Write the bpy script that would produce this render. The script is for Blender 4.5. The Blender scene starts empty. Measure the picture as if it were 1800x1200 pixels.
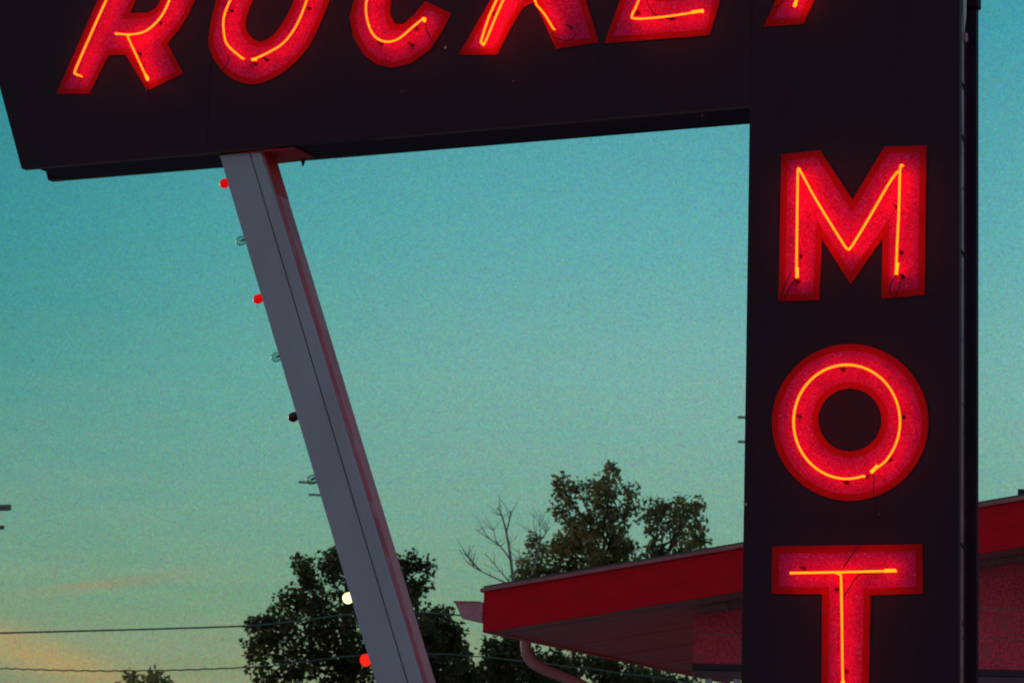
import bpy, bmesh, math, random
from mathutils import Vector, Matrix
from mathutils import noise as mnoise
random.seed(7)
R = math.radians
sc = bpy.context.scene
COL = sc.collection

# ------------------------------------------------------------------ camera
PITCH, ROLL, FPX = R(9.55), R(1.8), 4400.0
EYE = Vector((0, 0, 1.6))
FWD = Vector((0, math.cos(PITCH), math.sin(PITCH)))
_r0 = Vector((1, 0, 0)); _u0 = Vector((0, -math.sin(PITCH), math.cos(PITCH)))
RIGHT = _r0 * math.cos(ROLL) + _u0 * math.sin(ROLL)
UP = _u0 * math.cos(ROLL) - _r0 * math.sin(ROLL)
cam = bpy.data.objects.new('camera', bpy.data.cameras.new('camera')); COL.objects.link(cam)
M3 = Matrix((RIGHT, UP, -FWD)).transposed()
cam.matrix_world = Matrix.Translation(EYE) @ M3.to_4x4()
cam.data.sensor_width = 36; cam.data.lens = FPX / 1800 * 36
cam.data.clip_start = 0.1; cam.data.clip_end = 3000
cam.data.dof.use_dof = True; cam.data.dof.focus_distance = 16.0; cam.data.dof.aperture_fstop = 7.0
sc.camera = cam

def ray(px, py):
    return RIGHT * (px - 900) + UP * (600 - py) + FWD * FPX
def at(px, py, Y):                       # the world point seen at a photo pixel, Y metres north of the camera
    d = ray(px, py); return EYE + d * (Y / d.y)
def proj(p):
    v = p - EYE; z = v.dot(FWD)
    return 900 + FPX * v.dot(RIGHT) / z, 600 - FPX * v.dot(UP) / z

# ------------------------------------------------------------------ view
sc.view_settings.view_transform = 'Standard'; sc.view_settings.look = 'None'
sc.view_settings.exposure = 0.0; sc.view_settings.gamma = 1.0
sc.view_settings.use_curve_mapping = False
sc.cycles.use_denoising = True
sc.cycles.sample_clamp_indirect = 4.0
sc.cycles.max_bounces = 6
sc.cycles.pixel_filter_type = 'BLACKMAN_HARRIS'; sc.cycles.filter_width = 1.9

def lin(r, g, b):
    f = lambda c: (c / 255 / 12.92) if c / 255 <= .04045 else ((c / 255 + .055) / 1.055) ** 2.4
    return (f(r), f(g), f(b), 1)

# node helpers -----------------------------------------------------
class NT:
    def __init__(s, tree): s.t = tree; s.t.nodes.clear()
    def n(s, typ, **kw):
        nd = s.t.nodes.new(typ)
        for k, v in kw.items(): setattr(nd, k, v)
        return nd
    def l(s, a, b): s.t.links.new(a, b)
    def put(s, sock, v):
        if isinstance(v, bpy.types.NodeSocket): s.l(v, sock)
        else: sock.default_value = v
    def m(s, op, a, b=0.0, c=None, clamp=False):
        nd = s.n('ShaderNodeMath', operation=op); nd.use_clamp = clamp
        s.put(nd.inputs[0], a); s.put(nd.inputs[1], b)
        if c is not None: s.put(nd.inputs[2], c)
        return nd.outputs[0]
    def mix(s, f, a, b, mode='MIX'):
        nd = s.n('ShaderNodeMix', data_type='RGBA', blend_type=mode)
        s.put(nd.inputs[0], f); s.put(nd.inputs[6], a); s.put(nd.inputs[7], b)
        return nd.outputs[2]
    def ramp(s, f, stops, interp='LINEAR'):
        nd = s.n('ShaderNodeValToRGB'); cr = nd.color_ramp; cr.interpolation = interp
        while len(cr.elements) > 1: cr.elements.remove(cr.elements[-1])
        cr.elements[0].position = stops[0][0]; cr.elements[0].color = stops[0][1]
        for p, c in stops[1:]:
            e = cr.elements.new(p); e.color = c
        s.put(nd.inputs[0], f); return nd.outputs[0]

# ------------------------------------------------------------------ world: dusk sky
SUN_EL, SUN_AZ = R(1.0), R(-32)           # just at the horizon, ahead and to the left
w = bpy.data.worlds.new('World'); sc.world = w; w.use_nodes = True
N = NT(w.node_tree)
tc = N.n('ShaderNodeTexCoord'); sep = N.n('ShaderNodeSeparateXYZ'); N.l(tc.outputs['Generated'], sep.inputs[0])
X, Y, Z = sep.outputs
sky = N.n('ShaderNodeTexSky', sky_type='NISHITA'); sky.sun_disc = False
sky.sun_elevation = SUN_EL; sky.sun_rotation = SUN_AZ
g = lambda *c: lin(*c)
zz = N.m('MULTIPLY', Z, 2.5, clamp=True)
front = N.ramp(zz, [(0.0, g(140, 138, 104)), (.085, g(124, 144, 116)), (.15, g(106, 152, 129)), (.24, g(106, 160, 147)), (.38, g(104, 167, 160)),
                    (.52, g(84, 163, 166)), (.72, g(58, 149, 162)), (1.0, g(30, 110, 136))])
az = N.m('DIVIDE', X, N.m('MAXIMUM', Y, 0.05))                  # tangent of the bearing
azr = N.m('MULTIPLY_ADD', az, 2.0, 0.5, clamp=True)
azt = N.ramp(azr, [(0.0, (.16, .64, .68, 1)), (.1, (.26, .74, .78, 1)), (.28, (.62, .90, .90, 1)), (.45, (1.0, 1, 1, 1)), (.65, (1.22, 1.07, 1.07, 1)), (.86, (1.1, 1.03, 1.03, 1)), (.96, (1.35, 1.14, 1.14, 1))], 'LINEAR')
# the deeper tone at the left fades out towards the horizon glow
lowf = N.m('SUBTRACT', 1.0, N.m('MULTIPLY', N.m('SUBTRACT', Z, .05), 9.0, clamp=True), clamp=True)
azt = N.mix(N.m('MULTIPLY', lowf, .8), azt, (.93, 1.0, .95, 1))
front = N.mix(1.0, front, azt, 'MULTIPLY')
# thin clouds low at the left, placed by bearing and height in the sky
def band(z0, k, x0, wz, wx):
    dz = N.m('DIVIDE', N.m('SUBTRACT', Z, N.m('MULTIPLY_ADD', N.m('SUBTRACT', az, x0), k, z0)), wz)
    dx = N.m('DIVIDE', N.m('SUBTRACT', az, x0), wx)
    e = N.m('ADD', N.m('MULTIPLY', dz, dz), N.m('MULTIPLY', dx, dx))
    return N.m('POWER', 2.718, N.m('MULTIPLY', e, -1.0))
mp = N.n('ShaderNodeMapping'); mp.inputs['Scale'].default_value = (14, 14, 130); mp.inputs['Rotation'].default_value = (0, R(8), 0)
N.l(tc.outputs['Generated'], mp.inputs[0])
cn = N.n('ShaderNodeTexNoise'); cn.inputs['Scale'].default_value = 1.0; cn.inputs['Detail'].default_value = 6; N.l(mp.outputs[0], cn.inputs['Vector'])
cl = cn.outputs['Fac']
wisp = N.m('MULTIPLY', N.m('MULTIPLY_ADD', cl, 3.2, -1.05, clamp=True), .25)
wm = N.m('MULTIPLY', wisp, N.m('SUBTRACT', 1.0, N.m('MULTIPLY', Z, 5.0, clamp=True), clamp=True))
front = N.mix(wm, front, g(150, 168, 140))
b1 = N.m('MULTIPLY', band(.0645, .16, -.158, .0021, .030), .7)
front = N.mix(N.m('MULTIPLY', b1, N.m('MULTIPLY_ADD', cl, 1.2, .35, clamp=True)), front, g(138, 136, 108))
b2 = N.m('MULTIPLY', band(.036, -.28, -.185, .0075, .05), .8)
front = N.mix(N.m('MULTIPLY', b2, N.m('MULTIPLY_ADD', cl, 1.6, .1, clamp=True)), front, g(176, 150, 98))
b3 = band(.023, -.2, -.205, .005, .04)
front = N.mix(N.m('MULTIPLY', b3, .75), front, g(98, 118, 102))
gn = N.n('ShaderNodeTexNoise'); gn.inputs['Scale'].default_value = 1750; gn.inputs['Detail'].default_value = 1.5; N.l(tc.outputs['Generated'], gn.inputs['Vector'])
# film grain put into the sky as fine colour noise
gv = N.n('ShaderNodeVectorMath', operation='MULTIPLY_ADD'); N.l(gn.outputs['Color'], gv.inputs[0]); gv.inputs[1].default_value = (2.1, 1.4, 1.6); gv.inputs[2].default_value = (-.05, .30, .20)
front = N.mix(1.0, front, gv.outputs[0], 'MULTIPLY')
backr = N.ramp(N.m('MULTIPLY_ADD', Z, .5, .5), [(0.45, g(90, 80, 86)), (.5, g(144, 124, 138)), (.6, g(130, 122, 146)), (.8, g(92, 108, 138)), (1.0, g(44, 84, 108))])
back = N.mix(1.0, backr, (1.3, 1.36, 1.36, 1), 'MULTIPLY')
fb = N.m('MULTIPLY_ADD', Y, 1.3, .25, clamp=True)
dusk = N.mix(fb, back, front)
bg = N.n('ShaderNodeBackground'); bg.inputs['Strength'].default_value = 1.0; N.l(dusk, bg.inputs[0])
bg2 = N.n('ShaderNodeBackground'); bg2.inputs['Strength'].default_value = 0.01; N.l(sky.outputs[0], bg2.inputs[0])
ad = N.n('ShaderNodeAddShader'); N.l(bg.outputs[0], ad.inputs[0]); N.l(bg2.outputs[0], ad.inputs[1])
wo = N.n('ShaderNodeOutputWorld'); N.l(ad.outputs[0], wo.inputs[0])

sun = bpy.data.objects.new('sun', bpy.data.lights.new('sun', 'SUN')); COL.objects.link(sun)
sun.data.energy = 0.6; sun.data.angle = R(12); sun.data.color = (1, .72, .5)
sd = Vector((math.sin(SUN_AZ) * math.cos(R(5)), math.cos(SUN_AZ) * math.cos(R(5)), math.sin(R(5))))
sun.rotation_euler = sd.to_track_quat('Z', 'Y').to_euler()

# ------------------------------------------------------------------ materials
MAT = {}
def mat(name, base, rough=.6, metal=0.0, vary=.2, scale=6.0, spots=None, spot_scale=20., spot_t=.62, bump=.15, grain=.25, grain_scale=260, emit=None, spec=.4, stretch=(1, 1, 1)):
    if name in MAT: return MAT[name]
    m = bpy.data.materials.new(name); m.use_nodes = True
    n = NT(m.node_tree)
    out = n.n('ShaderNodeOutputMaterial'); p = n.n('ShaderNodeBsdfPrincipled'); n.l(p.outputs[0], out.inputs[0])
    tc = n.n('ShaderNodeTexCoord'); mp = n.n('ShaderNodeMapping'); mp.inputs['Scale'].default_value = stretch
    n.l(tc.outputs['Object'], mp.inputs[0])
    a = n.n('ShaderNodeTexNoise'); a.inputs['Scale'].default_value = scale; a.inputs['Detail'].default_value = 6; n.l(mp.outputs[0], a.inputs[0])
    b = n.n('ShaderNodeTexNoise'); b.inputs['Scale'].default_value = grain_scale; b.inputs['Detail'].default_value = 2; n.l(tc.outputs['Object'], b.inputs[0])
    base = tuple(base) + (1,) if len(base) == 3 else base
    dark = tuple(c * (1 - vary) for c in base[:3]) + (1,); lite = tuple(min(1, c * (1 + vary)) for c in base[:3]) + (1,)
    c = n.mix(n.m('MULTIPLY_ADD', a.outputs['Fac'], 2.4, -.7, clamp=True), dark, lite)
    gr = n.m('MULTIPLY_ADD', n.m('SUBTRACT', b.outputs['Fac'], .5), grain * 4, 1.0)
    cc = n.n('ShaderNodeVectorMath', operation='SCALE'); n.l(c, cc.inputs[0]); n.l(gr, cc.inputs['Scale']); c = cc.outputs[0]
    if spots:
        s = n.n('ShaderNodeTexNoise'); s.inputs['Scale'].default_value = spot_scale; s.inputs['Detail'].default_value = 5; n.l(mp.outputs[0], s.inputs[0])
        f = n.m('MULTIPLY', n.m('SUBTRACT', s.outputs['Fac'], spot_t), 14, clamp=True)
        c = n.mix(f, c, tuple(spots) + (1,))
    n.put(p.inputs['Base Color'], c)
    p.inputs['Metallic'].default_value = metal; p.inputs['Specular IOR Level'].default_value = spec
    n.put(p.inputs['Roughness'], n.m('MULTIPLY_ADD', a.outputs['Fac'], .3, rough - .15, clamp=True))
    if bump:
        bp = n.n('ShaderNodeBump'); bp.inputs['Strength'].default_value = bump; bp.inputs['Distance'].default_value = .01
        n.l(a.outputs['Fac'], bp.inputs['Height']); n.l(bp.outputs[0], p.inputs['Normal'])
    if emit:
        p.inputs['Emission Color'].default_value = tuple(emit[0]) + (1,); p.inputs['Emission Strength'].default_value = emit[1]
    MAT[name] = m; return m
def emitter(name, col, strength):
    if name in MAT: return MAT[name]
    m = bpy.data.materials.new(name); m.use_nodes = True; n = NT(m.node_tree)
    out = n.n('ShaderNodeOutputMaterial'); e = n.n('ShaderNodeEmission'); e.inputs[0].default_value = tuple(col) + (1,); e.inputs[1].default_value = strength
    n.l(e.outputs[0], out.inputs[0]); m.cycles.emission_sampling = 'FRONT'; MAT[name] = m; return m

m_face = mat('black_enamel', (.030, .009, .013), .62, vary=.35, scale=2.2, spots=(.02, .012, .016), spot_scale=9, spot_t=.62, grain=.9, spec=.25, stretch=(1, 1, .3))
m_steel = mat('dull_grey_steel', (.45, .26, .20), .6, vary=.35, scale=5, spots=(.06, .035, .02), spot_scale=14, grain=.3)
m_rear = mat('dark_sheet_metal', (.040, .016, .022), .7, vary=.3, grain=.3, spec=.2)
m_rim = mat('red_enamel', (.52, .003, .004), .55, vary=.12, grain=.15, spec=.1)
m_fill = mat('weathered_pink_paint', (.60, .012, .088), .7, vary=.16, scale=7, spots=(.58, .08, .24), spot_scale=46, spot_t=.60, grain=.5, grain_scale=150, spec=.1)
m_tube = emitter('lit_neon_gas', (1.0, .0365, .0012), 13.5)
m_glass_end = emitter('lit_tube_end', (1.0, .043, .0012), 14.0)
m_stand = mat('sooty_red_glass', (.10, .006, .012), .3, bump=0, grain=0)
m_dark = mat('black_rubber', (.012, .008, .009), .6, vary=.2, grain=0)
m_post = mat('grey_post_paint', (.42, .43, .39), .6, vary=.1, scale=3, spots=(.29, .33, .33), spot_scale=26, spot_t=.68, grain=.5, stretch=(1, 1, .35))
m_postside = mat('red_glow_post_paint', (.60, .25, .24), .65, vary=.25, scale=5, spots=(.52, .28, .27), spot_scale=10, spot_t=.53, grain=.3, stretch=(1, 1, .4))  # red light on the post's side put into its paint colour
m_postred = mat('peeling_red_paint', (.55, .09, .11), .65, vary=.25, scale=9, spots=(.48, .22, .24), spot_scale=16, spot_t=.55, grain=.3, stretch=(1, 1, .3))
m_plate = mat('red_mounting_paint_glow', (.6, .02, .025), .6, vary=.3, spots=(.13, .05, .05), spot_scale=9)  # plate's red paint with the red bulb glow mixed into the colour
m_bulb_red = mat('lit_red_bulb_glass', (.5, .0, .0), .2, vary=.05, bump=0, grain=0, emit=((1, .0, .0), .55))
m_bulb_off = mat('dark_red_bulb_glass', (.10, .0, .004), .15, vary=.05, bump=0, grain=0)
m_bulb_hot = emitter('bright_yellow_bulb_glass', (1.0, .90, .36), 2.2)
m_bulb_redhot = emitter('bright_red_bulb_glass', (1.0, .022, .012), 1.0)
def glassmat(name='clear_bulb_glass'):
    m = bpy.data.materials.new(name); m.use_nodes = True; n = NT(m.node_tree)
    out = n.n('ShaderNodeOutputMaterial'); t = n.n('ShaderNodeBsdfTransparent'); t.inputs[0].default_value = (.80, .88, .84, 1)
    gl = n.n('ShaderNodeBsdfGlossy'); gl.inputs['Roughness'].default_value = .08; gl.inputs[0].default_value = (.5, .5, .5, 1)
    lw = n.n('ShaderNodeLayerWeight'); lw.inputs[0].default_value = .35
    mx = n.n('ShaderNodeMixShader'); n.l(lw.outputs['Facing'], mx.inputs[0]); n.l(t.outputs[0], mx.inputs[1]); n.l(gl.outputs[0], mx.inputs[2]); n.l(mx.outputs[0], out.inputs[0]); return m
m_clear = glassmat()
m_brass = mat('dull_brass', (.22, .15, .06), .45, metal=.6)
m_fascia = mat('red_fascia_paint', (.78, .004, .012), .6, vary=.12, scale=3, grain=.3, grain_scale=60, spec=.15, stretch=(1, 1, 2))
m_edge = mat('pale_red_roof_metal', (.50, .15, .13), .5, vary=.25, scale=3, grain=.35, grain_scale=60)
m_roof = mat('grey_roofing', (.14, .11, .09), .8, vary=.3, scale=2)
m_soffit = mat('brown_red_soffit_board', (.44, .19, .165), .75, vary=.2, scale=2, grain=.3, grain_scale=50, stretch=(1, 6, 1))
m_wallred = mat('red_glow_wall_board', (.85, .075, .10), .7, vary=.22, scale=2.5, spots=(.66, .10, .10), spot_scale=4, spot_t=.56, grain=.45, grain_scale=30)  # red light falling on the wall is put into the board colour
m_gutter = mat('pink_gutter_paint', (.64, .26, .25), .55, vary=.18, scale=3, grain=.3, grain_scale=60)
m_white = mat('chalky_white_paint', (.55, .52, .52), .6, vary=.15)
m_beam = mat('dark_header_paint', (.05, .035, .035), .6)
m_trim = mat('brown_trim_paint', (.14, .09, .08), .6)
m_win = mat('dark_window_glass', (.02, .025, .03), .08, vary=.1, bump=0, grain=0, spec=.6)
m_chim = mat('dark_chimney_brick', (.035, .03, .032), .85, vary=.4, scale=12)
m_bark = mat('tree_bark', (.055, .04, .028), .9, vary=.4, scale=10, bump=.6)
m_bare = mat('bare_twig_bark', (.26, .27, .19), .9, vary=.3, scale=10)
m_wood = mat('creosote_pole_wood', (.20, .19, .13), .9, vary=.4, scale=4, stretch=(6, 6, 1))
m_wire = mat('cable_sheath', (.10, .13, .08), .6)
m_asphalt = mat('pale_worn_concrete', (.40, .34, .32), .85, vary=.25, scale=.6, spots=(.25, .22, .2), spot_scale=1.5, grain=.3, grain_scale=80)
m_grass = mat('dry_grass', (.07, .075, .03), .95, vary=.4, scale=1.2)
def leafmat(name, c1, c2):
    m = bpy.data.materials.new(name); m.use_nodes = True; n = NT(m.node_tree)
    out = n.n('ShaderNodeOutputMaterial'); tc = n.n('ShaderNodeTexCoord')
    a = n.n('ShaderNodeTexNoise'); a.inputs['Scale'].default_value = 2.2; a.inputs['Detail'].default_value = 4; n.l(tc.outputs['Object'], a.inputs[0])
    c = n.mix(n.m('MULTIPLY_ADD', a.outputs['Fac'], 4, -1.5, clamp=True), tuple(c1) + (1,), tuple(c2) + (1,))
    d = n.n('ShaderNodeBsdfPrincipled'); d.inputs['Roughness'].default_value = .5; d.inputs['Specular IOR Level'].default_value = .35; n.l(c, d.inputs['Base Color'])
    t = n.n('ShaderNodeBsdfTranslucent'); n.l(c, t.inputs[0])
    mx = n.n('ShaderNodeMixShader'); mx.inputs[0].default_value = .45; n.l(d.outputs[0], mx.inputs[1]); n.l(t.outputs[0], mx.inputs[2]); n.l(mx.outputs[0], out.inputs[0]); return m
m_leaf = leafmat('dark_olive_leaf', (.05, .055, .014), (.15, .135, .04))
m_leaf2 = leafmat('brown_olive_leaf', (.16, .145, .04), (.38, .32, .10))

# ------------------------------------------------------------------ object helpers
def obj(name, verts=None, faces=None, m=None, parent=None, mesh=None, smooth=False):
    if mesh is None:
        mesh = bpy.data.meshes.new(name); mesh.from_pydata([tuple(v) for v in verts], [], faces); mesh.update()
    o = bpy.data.objects.new(name, mesh); COL.objects.link(o)
    if m:
        mesh.materials.clear(); mesh.materials.append(m)
    if smooth: mesh.polygons.foreach_set('use_smooth', [True] * len(mesh.polygons))
    if parent: o.parent = parent
    return o
def empty(name, loc, rz=0):
    o = bpy.data.objects.new(name, None); COL.objects.link(o); o.location = loc; o.rotation_euler = (0, 0, rz); o.empty_display_size = .3; return o
def tag(o, label=None, cat=None, group=None, kind=None):
    if label: o['label'] = label
    if cat: o['category'] = cat
    if group: o['group'] = group
    if kind: o['kind'] = kind
    return o
class MB:
    def __init__(s): s.v = []; s.f = []
    def box(s, a, b):
        x0, y0, z0 = a; x1, y1, z1 = b; k = len(s.v)
        s.v += [(x, y, z) for z in (z0, z1) for y in (y0, y1) for x in (x0, x1)]
        s.f += [tuple(k + i for i in f) for f in ((0, 2, 3, 1), (4, 5, 7, 6), (0, 1, 5, 4), (2, 6, 7, 3), (0, 4, 6, 2), (1, 3, 7, 5))]
    def prism(s, poly, off):
        """poly: list of 3-D points (a planar ring); off: extrusion vector"""
        k = len(s.v); n = len(poly); off = Vector(off)
        s.v += [tuple(p) for p in poly] + [tuple(Vector(p) + off) for p in poly]
        s.f.append(tuple(range(k, k + n))); s.f.append(tuple(range(k + 2 * n - 1, k + n - 1, -1)))
        for i in range(n):
            j = (i + 1) % n; s.f.append((k + i, k + n + i, k + n + j, k + j))
    def tube(s, pts, rad, n=8, cap=True):
        pts = [Vector(p) for p in pts]; k0 = len(s.v)
        if not hasattr(rad, '__len__'): rad = [rad] * len(pts)
        prev = None
        for i, p in enumerate(pts):
            t = (pts[min(i + 1, len(pts) - 1)] - pts[max(i - 1, 0)])
            if t.length < 1e-9: t = Vector((0, 0, 1))
            t.normalize()
            if prev is None: a = t.orthogonal().normalized()
            else:
                a = prev - t * prev.dot(t)
                a = a.normalized() if a.length > 1e-6 else t.orthogonal().normalized()
            prev = a; b = t.cross(a)
            for j in range(n):
                q = 2 * math.pi * j / n
                s.v.append(tuple(p + (a * math.cos(q) + b * math.sin(q)) * rad[i]))
        for i in range(len(pts) - 1):
            for j in range(n):
                a = k0 + i * n + j; b = k0 + i * n + (j + 1) % n
                s.f.append((a, b, b + n, a + n))
        if cap:
            s.f.append(tuple(k0 + j for j in range(n))[::-1]); e = k0 + (len(pts) - 1) * n; s.f.append(tuple(e + j for j in range(n)))
    def ball(s, c, axis, prof, n=14):
        """lathe: prof = [(distance along axis, radius)...]"""
        c = Vector(c); axis = Vector(axis).normalized()
        s.tube([c + axis * d for d, r in prof], [max(r, 1e-4) for d, r in prof], n)
    def build(s, name, m, parent=None, smooth=False):
        o = obj(name, s.v, s.f, m, parent, smooth=smooth)
        bm = bmesh.new(); bm.from_mesh(o.data); bmesh.ops.recalc_face_normals(bm, faces=bm.faces); bm.to_mesh(o.data); bm.free()
        return o
def bevel(o, w=.006, seg=2):
    md = o.modifiers.new('bevel', 'BEVEL'); md.width = w; md.segments = seg; md.limit_method = 'ANGLE'; md.angle_limit = R(40); return o
def smooth2d(pts, n=6, closed=True):
    out = []; N_ = len(pts)
    rng = range(N_) if closed else range(N_ - 1)
    for i in rng:
        if closed: p0, p1, p2, p3 = (pts[(i + k) % N_] for k in (-1, 0, 1, 2))
        else: p0, p1, p2, p3 = (pts[max(0, min(N_ - 1, i + k))] for k in (-1, 0, 1, 2))
        for k in range(n):
            t = k / n
            out.append(tuple(.5 * (2 * b + (c - a) * t + (2 * a - 5 * b + 4 * c - d) * t * t + (3 * b - a - 3 * c + d) * t ** 3) for a, b, c, d in zip(p0, p1, p2, p3)))
    if not closed: out.append(tuple(pts[-1]))
    return out
def area(p): return sum(p[i][0] * p[(i + 1) % len(p)][1] - p[(i + 1) % len(p)][0] * p[i][1] for i in range(len(p))) / 2
def offset(p, d):
    """grow a closed 2-D ring by d (negative shrinks)"""
    if area(p) < 0: p = p[::-1]
    n = len(p); out = []
    for i in range(n):
        a, b, c = Vector(p[i - 1]), Vector(p[i]), Vector(p[(i + 1) % n])
        e1 = (b - a).normalized(); e2 = (c - b).normalized()
        n1 = Vector((e1.y, -e1.x)); n2 = Vector((e2.y, -e2.x)); mdir = n1 + n2
        if mdir.length < 1e-6: mdir = n1
        mdir.normalize(); k = max(mdir.dot(n1), .35)
        out.append(tuple(b + mdir * (d / k)))
    return out
def sheet(name, rings, y0, thick, m, parent, bev=0.0):
    """even-odd filled shape in the sign's local x-z plane, front at y0, going back by thick"""
    cu = bpy.data.curves.new(name, 'CURVE'); cu.dimensions = '2D'; cu.fill_mode = 'BOTH'; cu.extrude = thick / 2; cu.bevel_depth = bev; cu.bevel_resolution = 1
    for r in rings:
        sp = cu.splines.new('POLY'); sp.points.add(len(r) - 1); sp.use_cyclic_u = True
        for q, (x, z) in zip(sp.points, r): q.co = (x, z, 0, 1)
    t = bpy.data.objects.new('tmp', cu); COL.objects.link(t)
    dg = bpy.context.evaluated_depsgraph_get(); me = bpy.data.meshes.new_from_object(t.evaluated_get(dg))
    bpy.data.objects.remove(t); bpy.data.curves.remove(cu)
    me.transform(Matrix.Translation((0, y0 + thick / 2, 0)) @ Matrix.Rotation(R(90), 4, 'X')); me.name = name
    return obj(name, m=m, parent=parent, mesh=me)

# ------------------------------------------------------------------ ground
def plane(name, x0, x1, y0, y1, z, m):
    return tag(obj(name, [(x0, y0, z), (x1, y0, z), (x1, y1, z), (x0, y1, z)], [(0, 1, 2, 3)], m), kind='structure')
plane('ground', -900, 900, -900, 1500, 0, m_grass)
plane('parking_lot', -40, 60, -30, 52, .004, m_asphalt)

# ------------------------------------------------------------------ the motel sign
TH = R(25)
base0 = at(1500, 600, 15.0)
SX = Vector((math.cos(TH), -math.sin(TH), 0)); SYv = Vector((math.sin(TH), math.cos(TH), 0))
sign_loc = Vector((base0.x, base0.y, 0))
def S(px, py, depth=0.0):
    d = ray(px, py); p0 = sign_loc + SYv * depth
    t = (p0 - EYE).dot(SYv) / d.dot(SYv); p = EYE + d * t - sign_loc
    return Vector((p.dot(SX), depth, p.z))
def S2(px, py): v = S(px, py); return (v.x, v.z)
PXM = 1 / 290.0
sign = tag(empty('neon_sign', sign_loc, -TH), 'black sign with glowing red neon letters, a long bar joined to a tall narrow tower', 'neon sign')

front = [S2(*p) for p in [(38, 297), (1318, 186), (1301, 1330), (1683, 1330), (1685, 1000), (1687, 0), (1690, -400), (-110, -250), (0, 155)]]
bevel(sheet('front_cabinet', [front], 0.0, .05, m_face, sign), .004, 1)
fx = [p[0] for p in front]
zbot = front[0][1]; xl = front[0][0]; xr = S2(1685, 1000)[0]; xtl = S2(1316, 300)[0]; ztop = front[6][1]; zlow = front[2][1]
zb2 = front[1][1]
for x_, z0_, z1_ in ((xtl, zb2, front[6][1] - .06), (xl + 1.55, zbot + .03, zb2 + 1.6)):
    ms = MB(); ms.box((x_ - .003, -.0025, z0_), (x_ + .003, .001, z1_)); ms.build('panel_seam', m_rear, sign)
# inner box between the two faces
cl_ = S(70, 295, .05)
MBc = MB(); 
MBc.prism([(cl_.x, .052, zbot), (cl_.x - .25, .052, S2(-110, -250)[1] - .05), (xr - .05, .052, ztop - .06), (xr - .05, .052, zlow + .04), (xtl + .04, .052, zlow + .04), (xtl + .04, .052, zb2)], (0, .33, 0))
MBc.build('cabinet_core', m_rear, sign)
rb = S(92, 320, .44); rb1 = S(88, 304, .44); rr = S(1720, 600, .44); rc = S(1318, 218, .44)
rear = [(rb.x, rb.z), (rc.x, rc.z), (xtl + .03, rc.z), (xtl + .03, zlow - .02), (rr.x, zlow - .02), (rr.x, ztop + .05), (rb1.x - .30, S(-60, -250, .44).z + .05), (rb1.x, rb1.z)]
bevel(sheet('rear_cabinet', [rear], .385, .055, m_rear, sign), .004, 1)
# side column between the cabinets
m1 = MB(); m1.tube([(xr - .062, .112, zlow - .4), (xr - .062, .112, ztop - .3)], .06, 20); m1.build('side_pole', m_steel, sign, smooth=True)
for zy in (146, 238, 441, 955):
    z_ = S(1690, zy, .06).z; m2 = MB(); m2.tube([(xr - .01, .03, z_ + .02), (xr + .004, .09, z_ - .01), (xr - .004, .16, z_ - .035), (xr - .03, .2, z_ - .04)], .006, 6); m2.build('strap', m_dark, sign)
# pale tapering gusset high on the tower edge
a_, b_ = S(1688, -60, .07), S(1697, 58, .10)
m3 = MB(); m3.prism([(xr - .002, .055, a_.z), (xr - .002, .17, a_.z), (xr - .002, .15, b_.z + .12), (xr - .002, .105, b_.z)], (.006, 0, 0)); m3.build('gusset_plate', m_white, sign)
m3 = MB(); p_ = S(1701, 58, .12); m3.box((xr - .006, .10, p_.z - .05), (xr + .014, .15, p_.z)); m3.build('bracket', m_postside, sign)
q_ = S(1722, 0, .44); m3 = MB(); m3.box((rr.x - .1, .36, q_.z - .07), (rr.x + .018, .445, q_.z + .7)); bevel(m3.build('end_cap', m_rear, sign), .01)
# screws, drip marks and step pegs
for px, py in ((72, 152), (707, 162), (903, 143), (1545, 904), (1310, 886), (783, 84), (1235, 204)):
    p_ = S(px, py, 0); m3 = MB(); m3.ball((p_.x, 0.002, p_.z), (0, -1, 0), [(0, .011), (.004, .010), (.007, .004)], 8); m3.build('bolt', m_stand if (px + py) % 3 else m_steel, sign)

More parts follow.
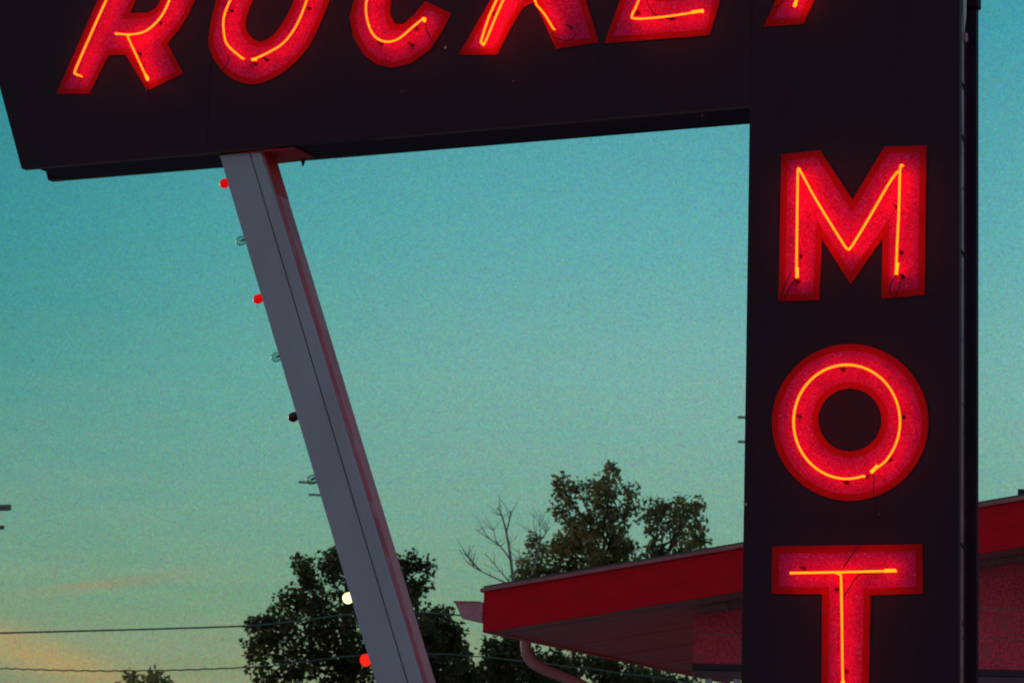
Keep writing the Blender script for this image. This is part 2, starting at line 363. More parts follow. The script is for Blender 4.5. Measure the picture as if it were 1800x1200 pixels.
def letter(ch, outer, holes=(), tubes=(), wires=(), caps=(), studs=(), smooth_outer=False, smooth_hole=False):
    """outer/holes/tubes in photo pixels of the sign's face; returns the letter part (rim) with fill, tube, wires below it"""
    bw = .043
    o = smooth2d(outer, 6) if smooth_outer else list(outer)
    o = [S2(*p) for p in o]
    hs = [[S2(*p) for p in (smooth2d(h, 6) if smooth_hole else h)] for h in holes]
    oi = offset(o, -bw); hi = [offset(h, bw * .95) for h in hs]
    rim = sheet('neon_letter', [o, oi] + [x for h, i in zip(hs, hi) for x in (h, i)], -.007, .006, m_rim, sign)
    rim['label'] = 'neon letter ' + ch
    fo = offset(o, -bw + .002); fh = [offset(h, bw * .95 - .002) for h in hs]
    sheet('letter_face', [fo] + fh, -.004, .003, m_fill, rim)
    for t in tubes:
        path = [S(p_[0], p_[1], -.088) for p_ in smooth2d(t, 3, False)]
        a = Vector((path[0].x, -.062, path[0].z)); b = Vector((path[-1].x, -.062, path[-1].z))
        mt = MB(); mt.tube([a + (path[0] - a) * .0, a + (path[0] - a) * .6] + path + [b + (path[-1] - b) * .6, b], .0068, 6); mt.build('neon_tube', m_tube, rim, smooth=True)
    for c in caps:                       # bright electrode sleeves
        (x0, y0), (x1, y1) = c
        p, q = S(x0, y0, -.086), S(x1, y1, -.086); mt = MB(); mt.tube([p, q], [.0105, .0095], 8); mt.build('tube_electrode', m_glass_end, rim, smooth=True)
    for wv in wires:
        pts = smooth2d(wv, 5, False); n_ = len(pts); mt = MB()
        mt.tube([(S(*p).x, -.02 - .055 * (1 - i / (n_ - 1)) - .01 * math.sin(math.pi * i / (n_ - 1)), S(*p).z) for i, p in enumerate(pts)], .0035, 6); mt.build('lead_wire', m_dark, rim, smooth=True)
    for s_ in studs:                     # glass stand-offs and dark electrode housings
        p = S(*s_); mt = MB(); mt.ball((p.x, -.004, p.z), (0, -1, 0), [(0, .013), (.008, .012), (.012, .006), (.070, .006), (.076, .003)], 10); mt.build('tube_support', m_stand, rim, smooth=True)
    return rim

letter('R', [(100, 166), (158, 166), (192, 98), (222, 97), (260, 160), (323, 130), (295, 77), (314, 55), (330, 30), (343, 2), (350, -28), (343, -56), (322, -74), (290, -84), (207, -78)],
       [[(229, 24), (262, 23), (275, 15), (283, 2), (287, -14), (282, -27), (268, -33), (253, -32)]],
       [[(214, -56), (187, 0), (160, 60), (133, 122), (133, 130), (140, 133)], [(203, 59), (230, 61), (258, 54), (283, 30), (298, 0), (303, -25), (288, -48), (255, -56), (222, -55)], [(223, 62), (236, 90), (257, 135)]],
       [[(265, 142), (268, 158), (266, 176)]], [((256, 132), (260, 141))], [(143, 136), (247, 95), (283, 42), (252, 118)])
letter('O', [(368, 63), (373, 97), (400, 133), (447, 149), (500, 127), (540, 87), (563, 43), (580, 0), (580, -28), (573, -60), (546, -93), (499, -108), (446, -87), (406, -47), (381, 0)],
       [[(433, 38), (437, 60), (457, 74), (480, 63), (500, 37), (517, 2), (513, -22), (489, -32), (464, -22), (444, 4)]],
       [[(425, 102), (403, 83), (395, 67), (393, 33), (405, 0), (420, -30), (455, -64), (500, -80), (535, -68), (548, -35), (537, 7), (520, 47), (497, 77), (467, 95), (447, 104)]],
       [[(413, 103), (407, 117), (390, 128)]], [((443, 105), (450, 104))], [(450, 113), (470, 106), (545, 16), (409, 20)], True, True)
letter('C', [(615, 30), (622, 67), (640, 97), (663, 114), (690, 120), (723, 112), (757, 88), (778, 55), (793, 24), (770, 13), (748, 3), (728, 28), (710, 43), (694, 43), (686, 25), (688, 0), (702, -28), (722, -48), (742, -55), (760, -46), (768, -30), (812, -52), (810, -80), (786, -106), (745, -117), (700, -106), (655, -70), (630, -25)],
       [], [[(745, 32), (723, 50), (703, 67), (683, 74), (663, 68), (650, 50), (643, 17), (650, -15), (680, -60), (720, -85), (765, -85), (785, -68)]],
       [[(753, 33), (758, 60), (768, 83)]], [((743, 33), (747, 38))], [(733, 52), (725, 80), (672, 78)])
letter('K', [(807, 97), (875, 97), (900, 47), (920, 14), (941, 3), (978, 87), (1053, 75), (1028, -5), (1005, -45), (1095, -138), (1015, -134), (948, -68), (985, -132), (925, -130), (863, 0)],
       [], [[(940, -105), (873, 0), (847, 68), (848, 76), (853, 74), (883, 4), (905, -30)], [(1060, -122), (960, -30), (940, 0), (957, 25), (972, 50)]],
       [[(985, 52), (978, 68), (995, 75), (1010, 72), (1013, 60)]], [], [(1004, 49), (870, 26)])
letter('E', [(1063, 77), (1248, 63), (1272, -16), (1168, -9), (1178, -36), (1250, -42), (1266, -90), (1194, -84), (1202, -108), (1300, -116), (1322, -172), (1148, -158)],
       [], [[(1295, -145), (1170, -132), (1123, 0), (1112, 24), (1116, 33), (1167, 30), (1233, 20)], [(1240, -66), (1150, -60)]],
       [[(1143, -4), (1146, 14), (1160, 32), (1190, 35)]], [((1216, 22), (1236, 19))], [(1123, 24), (1180, 34)])
letter('T', [(1343, 48), (1413, 43), (1482, -108), (1530, -112), (1555, -178), (1375, -165), (1350, -102), (1413, -105)],
       [], [[(1397, 7), (1462, -135)], [(1395, -132), (1520, -143)]], [[(1384, 8), (1372, 17), (1352, 18), (1330, 10)]], [((1396, 12), (1402, -4))], [])
letter('M', [(1374, 272), (1442, 264.5), (1499, 351), (1555, 258.5), (1629, 256), (1626, 518.5), (1550, 525), (1552, 419), (1496, 500), (1445, 420), (1441, 527), (1369, 530)],
       [], [[(1400, 484), (1401, 400), (1402, 330), (1403, 298), (1408, 303), (1432, 347), (1460, 393), (1484, 431), (1490, 437), (1497, 433), (1530, 379), (1560, 327), (1576, 304), (1580, 302)], [(1585, 290), (1582, 300), (1580, 370), (1577, 430), (1575, 480)]],
       [[(1398, 482), (1385, 505), (1373, 528)], [(1405, 492), (1392, 512), (1380, 529)], [(1583, 487), (1572, 500), (1568, 518), (1576, 524)], [(1590, 490), (1586, 508), (1574, 525)]],
       [((1401, 470), (1401, 488)), ((1578, 462), (1575, 482))], [(1403, 495), (1408, 450), (1585, 445), (1587, 486), (1578, 365)])
ell = lambda cx, cy, rx, ry, tilt, n=48: [(cx + rx * math.cos(a) * math.cos(tilt) - ry * math.sin(a) * math.sin(tilt), cy + rx * math.cos(a) * math.sin(tilt) + ry * math.sin(a) * math.cos(tilt)) for a in (2 * math.pi * i / n for i in range(n))]
tubeO = [(1488.5 + 93.5 * math.cos(a), 741 + 100 * math.sin(a)) for a in (R(72 + 343 * i / 40) for i in range(41))]
tubeO[-1] = (1531, 829)
letter('O', ell(1495, 742.3, 138, 137.5, R(-45)), [ell(1494.5, 738, 55.5, 55, 0, 36)], [tubeO],
       [[(1543, 828), (1542, 850), (1540, 869), (1542, 890), (1546, 908)]], [((1531, 830), (1543, 818))], [(1523, 838), (1406, 732), (1589, 733), (1489, 848), (1565, 808), (1483, 650)])
letter('T', [(1358, 960), (1621.5, 956), (1623, 1043), (1531, 1045.5), (1527, 1236), (1444, 1237), (1446, 1044), (1357, 1043)],
       [], [[(1389, 1006.5), (1480, 1005), (1573, 1002.5)], [(1468, 1006), (1476, 1009), (1478.5, 1018), (1480, 1100), (1481.5, 1197), (1486, 1212)]],
       [[(1521, 955), (1504, 974), (1485.5, 997)], [(1555, 1007), (1530, 1008), (1513, 1013), (1500, 1028), (1486, 1047)]], [((1555, 1002.5), (1574, 1002)), ((1481, 1196), (1484, 1206))], [(1414, 999), (1473, 1035), (1488, 1180)])
# tower foot
m3 = MB(); m3.box((xtl + .25, .12, 0), (xtl + .42, .30, zlow + .1)); m3.box((xr - .42, .12, 0), (xr - .25, .30, zlow + .1)); bevel(m3.build('tower_legs', m_steel, sign), .008)

# ------------------------------------------------------------------ leaning post
PD = .045                                   # front of the post behind the face of the sign
def line_at(pa, pb, z):                     # local x on the post's front at height z, for a line through two pixels
    a, b = S(*pa, PD), S(*pb, PD); t = (z - a.z) / (b.z - a.z); return a.x + (b.x - a.x) * t
E1 = ((391, 290), (661, 1200)); E2 = ((441, 275), (717, 1200)); E3 = ((459, 270), (741, 1200))
zt = S(420, 270, PD).z + .0
base_x = line_at(*E1, 0.0)
post_loc = sign_loc + SX * base_x + SYv * PD
post = tag(empty('leaning_post', post_loc, -TH), 'slanted grey box post with a reddish side, holding up the black sign bar', 'post')
def P(x, y, z): return (x - base_x, y, z)
def strip(ea, eb, y0, y1, ga, gb, name, m, z0=0.0, z1=None):
    z1 = zt if z1 is None else z1; mb = MB()
    mb.prism([P(line_at(*ea, z0) + ga, y0, z0), P(line_at(*eb, z0) - gb, y0, z0), P(line_at(*eb, z1) - gb, y0, z1), P(line_at(*ea, z1) + ga, y0, z1)], (0, y1 - y0, 0))
    return mb.build(name, m, post)
PW = .205
strip(E1, E3, .012, PW - .02, .006, .006, 'post_core', m_dark)
bevel(strip(E1, E2, 0, .03, 0, .005, 'front_panel', m_post), .003)
bevel(strip(E2, E3, -.004, .03, .005, 0, 'front_trim', m_post), .003)
# right side sheet, red glow in its colour, and its red peeling edge band
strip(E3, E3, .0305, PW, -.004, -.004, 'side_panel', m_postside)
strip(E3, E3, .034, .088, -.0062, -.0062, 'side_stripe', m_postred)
strip(E1, E1, .0305, PW, -.001, -.001, 'left_panel', m_post)
strip(E3, E3, .0335, PW - .002, -.0075, -.0075, 'side_patch', m_plate, zt - .30, zt)  # deeper red glow at the top of the side, painted as a sheet
# concrete base pad
m3 = MB(); m3.box((-.2, -.15, .0), (.6, .4, .12)); bevel(m3.build('footing', m_asphalt, post), .02)
# red mounting plate under the bar
zz_ = zbot - .003
def U(px, py):                              # point on the horizontal underside plane
    d = ray(px, py); t = (zz_ - EYE.z) / d.z; p = EYE + d * t - sign_loc; return (p.dot(SX) - base_x, p.dot(SYv) - PD, zz_)
plate = [U(385, 273), U(458, 264), U(518, 258.5), U(551, 274), U(536, 280), U(489, 285), U(398, 290)]
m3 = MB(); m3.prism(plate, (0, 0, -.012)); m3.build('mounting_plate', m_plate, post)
pb_ = U(533, 279); m3 = MB(); m3.ball((pb_[0], pb_[1], zz_ - .012), (0, 0, -1), [(0, .014), (.02, .014), (.022, .008), (.04, .008)], 8); m3.build('bolt', m_dark, post)
# bulbs down the left side
ax = (S(391, 290, PD) - S(661, 1200, PD)); ax.normalize(); outv = Vector((-ax.z, 0, ax.x)).normalized()
if outv.x > 0: outv = -outv
def bulb(px, py, m, name, lab, sc_=1.0):
    # centre of the glass where it is seen, on the mid line of the post's left side
    dep = PD + .085
    c = S(px, py, dep); xe = line_at(*E1, c.z); c2 = Vector((c.x - base_x, dep - PD, c.z))
    back = (Vector((xe - base_x, c2.y, c.z)) - c2).dot(-outv)     # distance back to the post
    mb = MB(); r = .034 * sc_
    mb.ball(c2, outv, [(-back - .003, r * .5), (-back + .01, r * .62), (-.02, r * .92), (0, r), (.014, r * .9), (.024, r * .68), (.031, r * .35), (.034, .001)], 16)
    b = mb.build(name, m, post, smooth=True); b['label'] = lab
    if m is m_clear:
        st = MB(); st.tube([c2 - outv * (back - .01), c2 - outv * .005], [.010, .006], 8); st.tube([c2 - outv * .006 + Vector((0, .012, .012)), c2 + outv * .006, c2 - outv * .006 - Vector((0, .012, .012))], .0025, 5); st.build('filament_stem', m_brass, b)
    mb = MB(); mb.ball(c2 - outv * (back - .0), outv, [(0, .027), (.008, .026), (.011, .019)], 12); s = mb.build('bulb_socket', m_brass, b, smooth=True)
bl = [((394, 323), m_bulb_red, 'glowing red bulb', 1), ((423, 424), m_clear, 'clear unlit bulb', 1), ((453, 526), m_bulb_red, 'glowing red bulb', 1), ((485, 628), m_clear, 'clear unlit bulb', 1), ((515, 733), m_bulb_off, 'dark red unlit bulb', 1), ((547, 843), m_clear, 'clear unlit bulb', 1),
      ((611, 1051), m_bulb_hot, 'bright pale yellow lit bulb', 1.12), ((642, 1160), m_bulb_redhot, 'bright red lit bulb', 1.25)]
for (p, m, lab, s_) in bl: bulb(p[0], p[1], m, 'light_bulb', lab, s_)

# ------------------------------------------------------------------ building
PH = R(15.6); BX = Vector((math.cos(PH), -math.sin(PH), 0)); BY = Vector((math.sin(PH), math.cos(PH), 0))
c0 = at(848, 1111, 28.0); bld_loc = Vector((c0.x, c0.y, 0))
def B(px, py, depth=0.0):
    d = ray(px, py); p0 = bld_loc + BY * depth; t = (p0 - EYE).dot(BY) / d.dot(BY); p = EYE + d * t - bld_loc
    return Vector((p.dot(BX), depth, p.z))
bld = tag(empty('motel_building', bld_loc, -PH), 'low building with deep red sloping fascia and red gable wall behind the sign tower', 'building')
ft0, ft1 = B(845, 1041), B(1800, 879); fb0, fb1 = B(849, 1111), B(1800, 960)
XR = 9.5; LB = 15.0
def ext(a, b, x): t = (x - a.x) / (b.x - a.x); return a.z + (b.z - a.z) * t
zT = lambda x: ext(ft0, ft1, x)
zB = lambda x: ext(fb0, fb1, x)
def rslab(zf0, zf1, x0, x1, y0, y1, name, m, bev=0):
    mb = MB(); mb.prism([(x0, y0, zf0(x0)), (x1, y0, zf0(x1)), (x1, y0, zf1(x1)), (x0, y0, zf1(x0))], (0, y1 - y0, 0)); o = mb.build(name, m, bld)
    return bevel(o, bev) if bev else o
rslab(zB, zT, 0, XR, 0, .05, 'fascia', m_fascia, .006)
rslab(lambda x: zT(x) + .003, lambda x: zT(x) + .045, -.035, XR, -.035, .3, 'roof_edge', m_edge, .006)
rslab(lambda x: zT(x) + .0, lambda x: zT(x) + .075, -.02, XR, .05, LB, 'roof', m_roof)
# soffit boards, running front to back under the slope
ns = 16
mb = MB(); xs = [0.02 + (XR - .02) * (i / 60) for i in range(61)]
for i in range(60):
    a, b = xs[i], xs[i + 1] - .006
    mb.prism([(a, .052, zB(a) + .03), (b, .052, zB(b) + .03), (b, .052, zB(b) + .045), (a, .052, zB(a) + .045)], (0, LB - .06, 0))
mb.build('soffit', m_soffit, bld)
rslab(lambda x: zB(x) + .05, lambda x: zB(x) + .07, 0.02, XR, .055, LB, 'soffit_backing', m_beam)
rslab(zB, lambda x: zT(x) - .01, 0, .04, .052, LB, 'eave_board', m_soffit)
# joists showing as faint lines across
for yj in (.75, 3.6, 6.1, 8.6, 11.1):
    rslab(lambda x: zB(x) + .022, lambda x: zB(x) + .0295, .05, XR, yj, yj + .09, 'batten', m_soffit)
# gutter
gp = [B(*p, -.03) for p in [(799, 1058), (843, 1058), (845, 1093), (812, 1087), (807, 1076)]]
mb = MB(); mb.prism([(-.003 if i in (1, 2) else p.x, -.03, p.z) for i, p in enumerate(gp)], (0, LB, 0)); bevel(mb.build('gutter', m_gutter, bld), .006)
gx = gp[0].x
mb = MB(); mb.box((gx - .012, -.04, gp[0].z - .004), (-.04, LB - .03, gp[0].z + .016)); bevel(mb.build('gutter_lip', m_edge, bld), .004)
# gable wall set back under the roof
WY = 1.1
wl = B(1219, 1083, WY); wbz = B(1260, 1166, WY).z
mb = MB(); nb = 8
wa, wb = B(1219, 1082, WY), B(1713, 1002, WY)
zt_w = lambda x: ext(wa, wb, x)
mb.prism([(wl.x, WY, wbz), (XR, WY, wbz), (XR, WY, zt_w(XR)), (wl.x, WY, zt_w(wl.x))], (0, .14, 0)); mb.build('gable_wall', m_wallred, bld)
mb = MB(); mb.prism([(wl.x + .02, WY + .03, zt_w(wl.x) - .02), (XR, WY + .03, zt_w(XR) - .02), (XR, WY + .03, zB(XR) + .029), (wl.x + .02, WY + .03, zB(wl.x) + .029)], (0, .1, 0)); mb.build('frieze_board', m_soffit, bld)
bz = [wbz + .33 * i for i in range(1, 7)]
for z_ in bz[:2]:
    mb = MB(); x0 = wl.x + .0 if z_ < zt_w(wl.x) else None
    mb.box((wl.x + .001, WY - .008, z_ - .006), (XR, WY + .01, z_ + .006)); mb.build('wall_seam', m_soffit, bld)
mb = MB(); mb.box((wl.x - .004, WY - .03, wbz - .075), (XR, WY + .16, wbz - .001)); bevel(mb.build('header_beam', m_beam, bld), .006)
mb = MB(); mb.box((wl.x + .01, WY - .012, wbz - .155), (XR, WY + .15, wbz - .078)); bevel(mb.build('header_trim', m_trim, bld), .005)
for px in (1244, 1294):
    xx = B(px, 1190, WY).x; mb = MB(); mb.box((xx - .035, WY + .02, 0), (xx + .035, WY + .1, wbz - .156)); bevel(mb.build('porch_column', m_white, bld), .006)
# wall behind, from the window band down
xw = B(1330, 1190, WY + 1).x
mb = MB(); mb.box((xw, WY + .3, 0), (XR, WY + .45, .95)); mb.build('wall', m_wallred, bld)
xx = xw
while xx < XR - .3:
    mb = MB(); mb.box((xx, WY + .32, .952), (min(xx + 1.5, XR), WY + .42, 1.0)); mb.box((xx, WY + .32, 1.0), (xx + .06, WY + .42, wbz - .156)); fr = mb.build('window_frame', m_white, bld)
    mb = MB(); mb.box((xx + .061, WY + .36, 1.001), (min(xx + 1.5, XR) - .001, WY + .37, wbz - .16)); mb.build('window_pane', m_win, fr); xx += 1.5
mb = MB(); mb.box((xw + .5, LB - .4, 0), (XR, LB - .2, wbz + .4)); mb.build('rear_wall', m_wallred, bld)
mb = MB(); mb.box((xw + .2, WY + .45, 0), (xw + .35, LB - .2, zB(xw + .2))); mb.build('side_wall', m_wallred, bld)
# downspout: elbow under the eave then back towards the wall
ds = [(924, 1118, 2.6), (925, 1140, 2.6), (930, 1156, 2.62), (942, 1168, 2.66), (962, 1178, 2.72), (990, 1189, 2.8), (1030, 1207, 2.95), (1085, 1235, 3.1)]
pp = [B(*p) for p in ds]; end = pp[-1]
pts = [Vector(p) for p in smooth2d([tuple(p) for p in pp], 5, False)] + [Vector((end.x + .12, end.y + .02, end.z - .14)), Vector((end.x + .16, end.y + .02, .1))]
mb = MB(); mb.tube(pts, .066, 14); mb.build('downspout', m_gutter, bld, smooth=True)
# chimney
ch = B(1789, 859, 3.2); mb = MB(); mb.box((ch.x, 3.2, zT(ch.x) - .1), (ch.x + .8, 4.0, ch.z)); mb.box((ch.x - .12, 3.1, zT(ch.x) + .02), (ch.x + .9, 4.1, B(1780, 882, 3.2).z + .02)); mb.build('chimney', m_chim, bld)
# other slope of the gable so the building closes behind the sign
mb = MB(); zr = zT(XR); mb.prism([(XR, 0, zB(XR)), (XR + XR, 0, zB(0)), (XR + XR, 0, zT(0) + .07), (XR, 0, zr + .07)], (0, LB, 0)); mb.build('far_roof', m_fascia, bld)
mb = MB(); mb.box((XR + .002, WY, 0), (XR * 2 - 1, LB - .2, zB(0) - .05)); mb.build('far_wing', m_wallred, bld)

# ------------------------------------------------------------------ trees
def limb(mb, a, b, r0, r1, k=5, wob=.06):
    a, b = Vector(a), Vector(b); L = (b - a).length; pts = []; rs = []
    for i in range(k + 1):
        t = i / k; p = a.lerp(b, t); 
        if 0 < i < k: p += Vector((random.uniform(-1, 1), random.uniform(-1, 1), random.uniform(-1, 1))) * L * wob
        pts.append(p); rs.append(r0 + (r1 - r0) * t)
    mb.tube(pts, rs, 6); return pts
def tree(name, label, base_px, Y, blobs, m, leaf=.15, dens=1.0, trunk_r=.16, sub=9, group='trees behind the motel', cat='tree', fork=None):
    """blobs: (px, py, radius px) foliage masses of the crown as seen, given real depth around Y"""
    s = FPX / Y
    root = at(base_px, 1300, Y); root.z = 0
    e = tag(empty(name, root), label, cat, group)
    tr = MB(); top = at(fork[0], fork[1], Y) - root if fork else Vector((0, 0, 2.2))
    limb(tr, (0, 0, 0), top, trunk_r, trunk_r * .6)
    V = []; F = []
    for (bx, by, br) in blobs:
        dy = random.uniform(-1, 1) * 1.1
        c = at(bx, by, Y + dy) - root; r = br / s
        pts = limb(tr, top + Vector((0, 0, random.uniform(-.5, .1))) * trunk_r * 4, c, trunk_r * .26, .014, 6, .06)
        nsub = max(3, int(sub * .8 * dens * (br / 26) ** 1.7))
        for _ in range(nsub):
            d = Vector((random.gauss(0, 1), random.gauss(0, 1), random.gauss(0, 1))).normalized() * (random.random() ** .45)
            q = c + Vector((d.x, d.y * 1.2, d.z)) * r
            limb(tr, c.lerp(q, .15), q, .014, .004, 2, .05)
            cr = random.uniform(.16, .30)
            for _l in range(int(420 * cr * cr + 8)):
                o = Vector((random.gauss(0, 1), random.gauss(0, 1), random.gauss(0, 1))).normalized() * cr * random.random() ** .4
                p = q + o; a = Vector((random.gauss(0, 1), random.gauss(0, 1), random.gauss(-.5, .8))).normalized(); b = a.orthogonal().normalized()
                b = (Matrix.Rotation(random.uniform(0, 6.28), 3, a) @ b)
                l = leaf * random.uniform(.6, 1.25); w_ = l * .33; k = len(V)
                n_ = a.cross(b) * w_ * .25
                V += [p, p + a * l * .45 + b * w_ + n_, p + a * l, p + a * l * .45 - b * w_ + n_]; F.append((k, k + 1, k + 2, k + 3))
    tr.build('trunk', m_bark, e)
    obj('crown', V, F, m, e); return e

tree('broadleaf_tree', 'large dark leafy tree rising behind the slanted grey post', 640, 62,
     [(540, 1010, 34), (580, 1000, 34), (600, 990, 26), (625, 1035, 38), (560, 1050, 34), (525, 1060, 34), (492, 1078, 32), (460, 1105, 26), (440, 1095, 12), (575, 1090, 42), (620, 1090, 44), (500, 1120, 36), (545, 1135, 40), (590, 1150, 44), (640, 1140, 46), (470, 1150, 34), (478, 1190, 34),
      (520, 1190, 36), (570, 1210, 44), (630, 1210, 44), (670, 1080, 38), (700, 1030, 38), (735, 1000, 25), (745, 1030, 18), (745, 1070, 12), (720, 985, 22), (700, 1060, 34), (690, 1120, 44), (455, 1128, 22), (525, 988, 14), (475, 1230, 40), (650, 1250, 50), (560, 1260, 50), (720, 1045, 26), (596, 972, 12)],
     m_leaf, dens=1.0, fork=(620, 1180))
tree('broadleaf_tree', 'shorter rounded dark tree just right of the slanted post, below the gutter', 790, 58,
     [(770, 1100, 26), (795, 1110, 28), (745, 1120, 30), (775, 1140, 36), (810, 1150, 26), (755, 1175, 38), (800, 1190, 34), (770, 1220, 44), (810, 1240, 40), (735, 1160, 30), (822, 1175, 14)], m_leaf, dens=1.5, fork=(780, 1230))
tree('broadleaf_tree', 'dark bushy tree under the left corner of the red fascia', 890, 56,
     [(872, 1135, 26), (900, 1140, 28), (885, 1170, 36), (925, 1165, 32), (862, 1165, 18), (905, 1205, 44), (850, 1205, 30), (960, 1195, 36), (940, 1230, 44), (880, 1240, 44)], m_leaf, dens=1.3, fork=(890, 1240))
tree('broadleaf_tree', 'sparse tree glimpsed below the motel soffit, left of the white porch columns', 1120, 57,
     [(980, 1160, 22), (1010, 1160, 20), (1050, 1165, 20), (1090, 1175, 22), (1130, 1180, 22), (1170, 1190, 22), (1000, 1185, 26), (1040, 1170, 26), (1060, 1200, 30), (1100, 1195, 28), (1140, 1200, 26), (1180, 1215, 30), (1080, 1225, 38), (1020, 1215, 30), (1150, 1235, 36), (1215, 1215, 26)], m_leaf, dens=1.25, fork=(1110, 1260))
tree('broadleaf_tree', 'tallest brownish tree standing above the middle of the red roof', 1040, 64,
     [(990, 862, 15), (1000, 885, 18), (985, 900, 14), (1010, 912, 24), (1045, 858, 16), (1060, 840, 15), (1062, 866, 20), (1040, 885, 20), (1075, 890, 24), (1085, 862, 18), (1108, 862, 13), (1112, 885, 13), (1100, 905, 18), (1050, 920, 28), (1080, 935, 28), (1022, 945, 30), (1000, 965, 30), (975, 965, 28), (945, 965, 22), (940, 990, 26), (965, 1000, 28),
      (1050, 970, 32), (1085, 965, 26), (1100, 965, 20), (1040, 1000, 34), (1000, 1010, 32), (1010, 935, 16), (938, 948, 10), (1095, 985, 22), (955, 1025, 30), (915, 1010, 12), (905, 1022, 10), (985, 848, 8), (1012, 858, 6), (1075, 826, 7)],
     m_leaf2, leaf=.14, dens=1.0, fork=(1075, 1000))
tree('broadleaf_tree', 'smaller brownish tree with two crowns above the roof, beside the sign tower', 1150, 63,
     [(1155, 885, 18), (1165, 900, 22), (1145, 905, 15), (1150, 935, 18), (1175, 925, 20), (1195, 940, 20), (1150, 965, 18), (1215, 895, 12), (1222, 915, 15), (1205, 912, 13), (1222, 945, 15), (1215, 965, 17), (1190, 975, 16), (1225, 885, 8), (1140, 980, 14), (1170, 1000, 20), (1195, 885, 8), (1235, 955, 8)],
     m_leaf2, leaf=.14, dens=.75, fork=(1150, 990))
tree('broadleaf_tree', 'tips of a small tree poking up at the bottom left under the cables', 262, 66,
     [(231, 1192, 10), (278, 1190, 13), (266, 1200, 14), (230, 1210, 16), (286, 1205, 13), (260, 1235, 26), (240, 1245, 26), (288, 1245, 26)], m_leaf2, dens=1.3, fork=(258, 1250))
# bare tree
def bare_tree():
    Y_ = 61; root = at(905, 1300, Y_); root.z = 0
    e = tag(empty('bare_tree', root), 'leafless tree with thin grey branches left of the tall leafy tree', 'tree', 'trees behind the motel')
    def W(px, py, dy=0): return at(px, py, Y_ + dy) - root
    mb = MB(); f = W(903, 1030)
    limb(mb, (0, 0, 0), f, .09, .06, 6, .015)
    main = [[(903, 1030), (898, 985), (890, 935), (880, 900), (872, 893)], [(898, 985), (880, 960), (858, 945), (836, 930)], [(890, 935), (896, 912), (898, 900)], [(903, 1030), (885, 1010), (868, 990)], [(903, 1030), (872, 1016), (845, 1003), (822, 990)],
            [(903, 1015), (915, 985), (912, 970)], [(935, 1010), (950, 950), (947, 925)], [(950, 950), (960, 935), (968, 925)], [(950, 950), (942, 940), (938, 920)], [(880, 960), (872, 950), (868, 930)], [(845, 1003), (828, 985), (818, 975)], [(832, 995), (828, 982)]]
    for k, ln in enumerate(main):
        dy = random.uniform(-.8, .8); pts = [W(x, y, dy * i / len(ln)) for i, (x, y) in enumerate(ln)]
        r0 = .045 if k == 0 else .024
        pts = [Vector(p) for p in smooth2d([tuple(p) for p in pts], 4, False)]
        mb.tube(pts, [r0 + (.007 - r0) * i / (len(pts) - 1) for i in range(len(pts))], 6)
        for _ in range(9 if k == 0 else 5):
            i = random.randint(len(pts) // 3, len(pts) - 1); p = pts[i]
            q = p + Vector((random.uniform(-.5, .3), random.uniform(-.4, .4), random.uniform(.1, .55))) * random.uniform(.5, 1.1)
            limb(mb, p, q, .009, .004, 4, .04)
    mb.build('trunk', m_bare, e)
bare_tree()

# ------------------------------------------------------------------ utility pole and cables
UY = 48
up_ = at(-70, 1300, UY); up_.z = 0
pole = tag(empty('utility_pole', up_), 'wooden utility pole at the left edge, only its crossarm tips in view', 'utility pole')
h_ = at(-70, 860, UY).z
mb = MB(); mb.tube([(0, 0, 0), (0, 0, h_ + .4)], [.15, .10], 12); mb.build('shaft', m_wood, pole, smooth=True)
for (x1, y1, t) in ((18, 891, .055), (6, 926, .035)):
    a = at(x1, y1, UY - .15) - up_; b = Vector((-a.x, a.y + .9, a.z)); mb = MB(); mb.prism([a + Vector((0, 0, -t)), a + Vector((0, .1, -t)), a + Vector((0, .1, t)), a + Vector((0, 0, t))], b - a); mb.build('crossarm', m_wood, pole)
mb = MB(); a = at(0, 1112, UY) - up_; mb.box((-.12, -.2, at(-70, 1118, UY).z - .1), (.12, -.1, at(-70, 1110, UY).z + .1)); mb.build('cable_bracket', m_steel, pole)
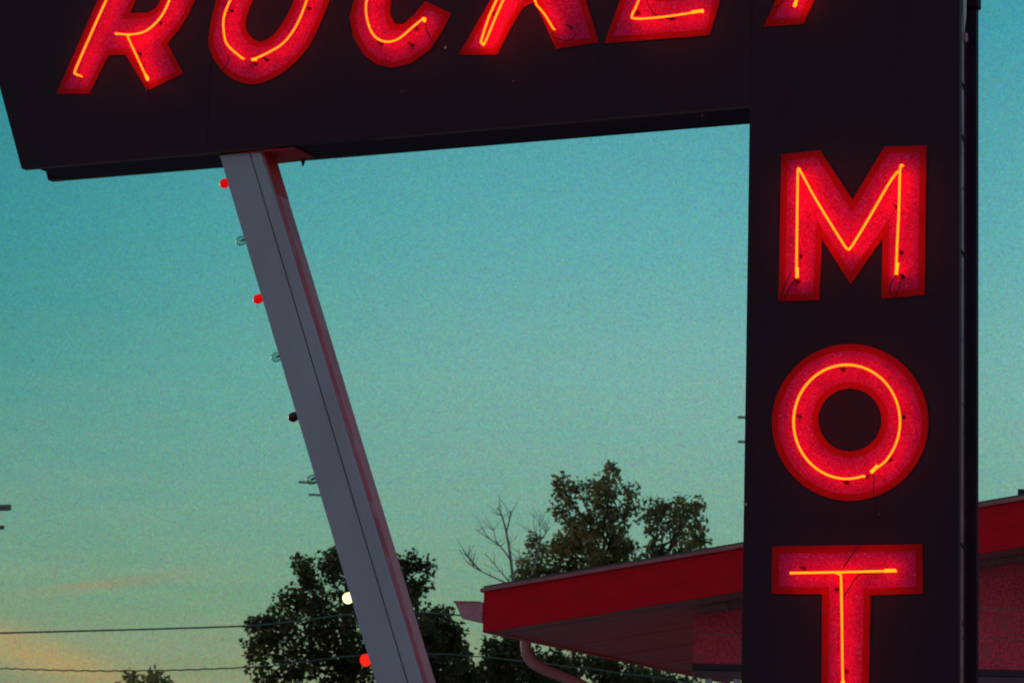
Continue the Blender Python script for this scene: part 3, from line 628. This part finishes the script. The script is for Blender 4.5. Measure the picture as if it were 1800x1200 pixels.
def far_pole(px, Y_, arms, label):
    up2 = at(px, 1300, Y_); up2.z = 0
    e = tag(empty('utility_pole', up2), label, 'utility pole', 'distant utility poles')
    hh = at(px, arms[0][2] - 14, Y_).z
    mb = MB(); mb.tube([(0, 0, 0), (0, 0, hh)], [.15, .09], 10); mb.build('shaft', m_wood, e, smooth=True)
    for (xa, xb, y) in arms:
        a = at(xa, y, Y_ - .12) - up2; b = at(xb, y, Y_ - .12) - up2; b.z = a.z
        mb = MB(); mb.prism([a + Vector((0, -.04, -.038)), a + Vector((0, .04, -.038)), a + Vector((0, .04, .038)), a + Vector((0, -.04, .038))], b - a); mb.build('crossarm', m_polewood, e)
m_polewood = mat('weathered_crossarm_wood', (.32, .36, .26), .9, vary=.3)
far_pole(600, 88, [(525, 648, 847), (543, 640, 869)], 'distant utility pole behind the slanted grey post, only left crossarm tips showing')
far_pole(1372, 78, [(1297, 1447, 733), (1297, 1447, 776)], 'distant utility pole behind the sign tower, crossarm tips showing at its left edge')
def cable(p0, mids, p1, r, wave, label):
    pts = []; A = [p0] + mids + [p1]; sm = smooth2d([tuple(p) for p in A], 60, False)
    for i, p in enumerate(sm): pts.append(Vector(p) + Vector((0, math.cos(i * .9) * wave, math.sin(i * .9) * wave)))
    mb = MB(); mb.tube(pts, r, 6); return tag(mb.build('power_cable', m_wire, None, smooth=True), label, 'cable', 'overhead power cables')
bw_ = lambda x, y, z: bld_loc + BX * x + BY * y + Vector((0, 0, z))
cable(at(-70, 1114, UY), [at(0, 1112, UY), at(420, 1100, UY), at(800, 1080, UY)], bw_(3.2, LB - .2, 2.9), .017, 0, 'thin straight upper cable crossing the sky at the bottom left, above the cloud bank')
cable(at(-70, 1171, UY), [at(0, 1174, UY), at(200, 1178.5, UY), at(440, 1172, UY), at(800, 1150, UY)], bw_(3.2, LB - .2, 2.6), .013, .006, 'wavy twisted lower cable crossing the sky at the bottom left, above the small treetops')
print('ROOF L', proj(bw_(0, LB, zB(0))), 'front edge check', proj(sign_loc + SX * xtl))
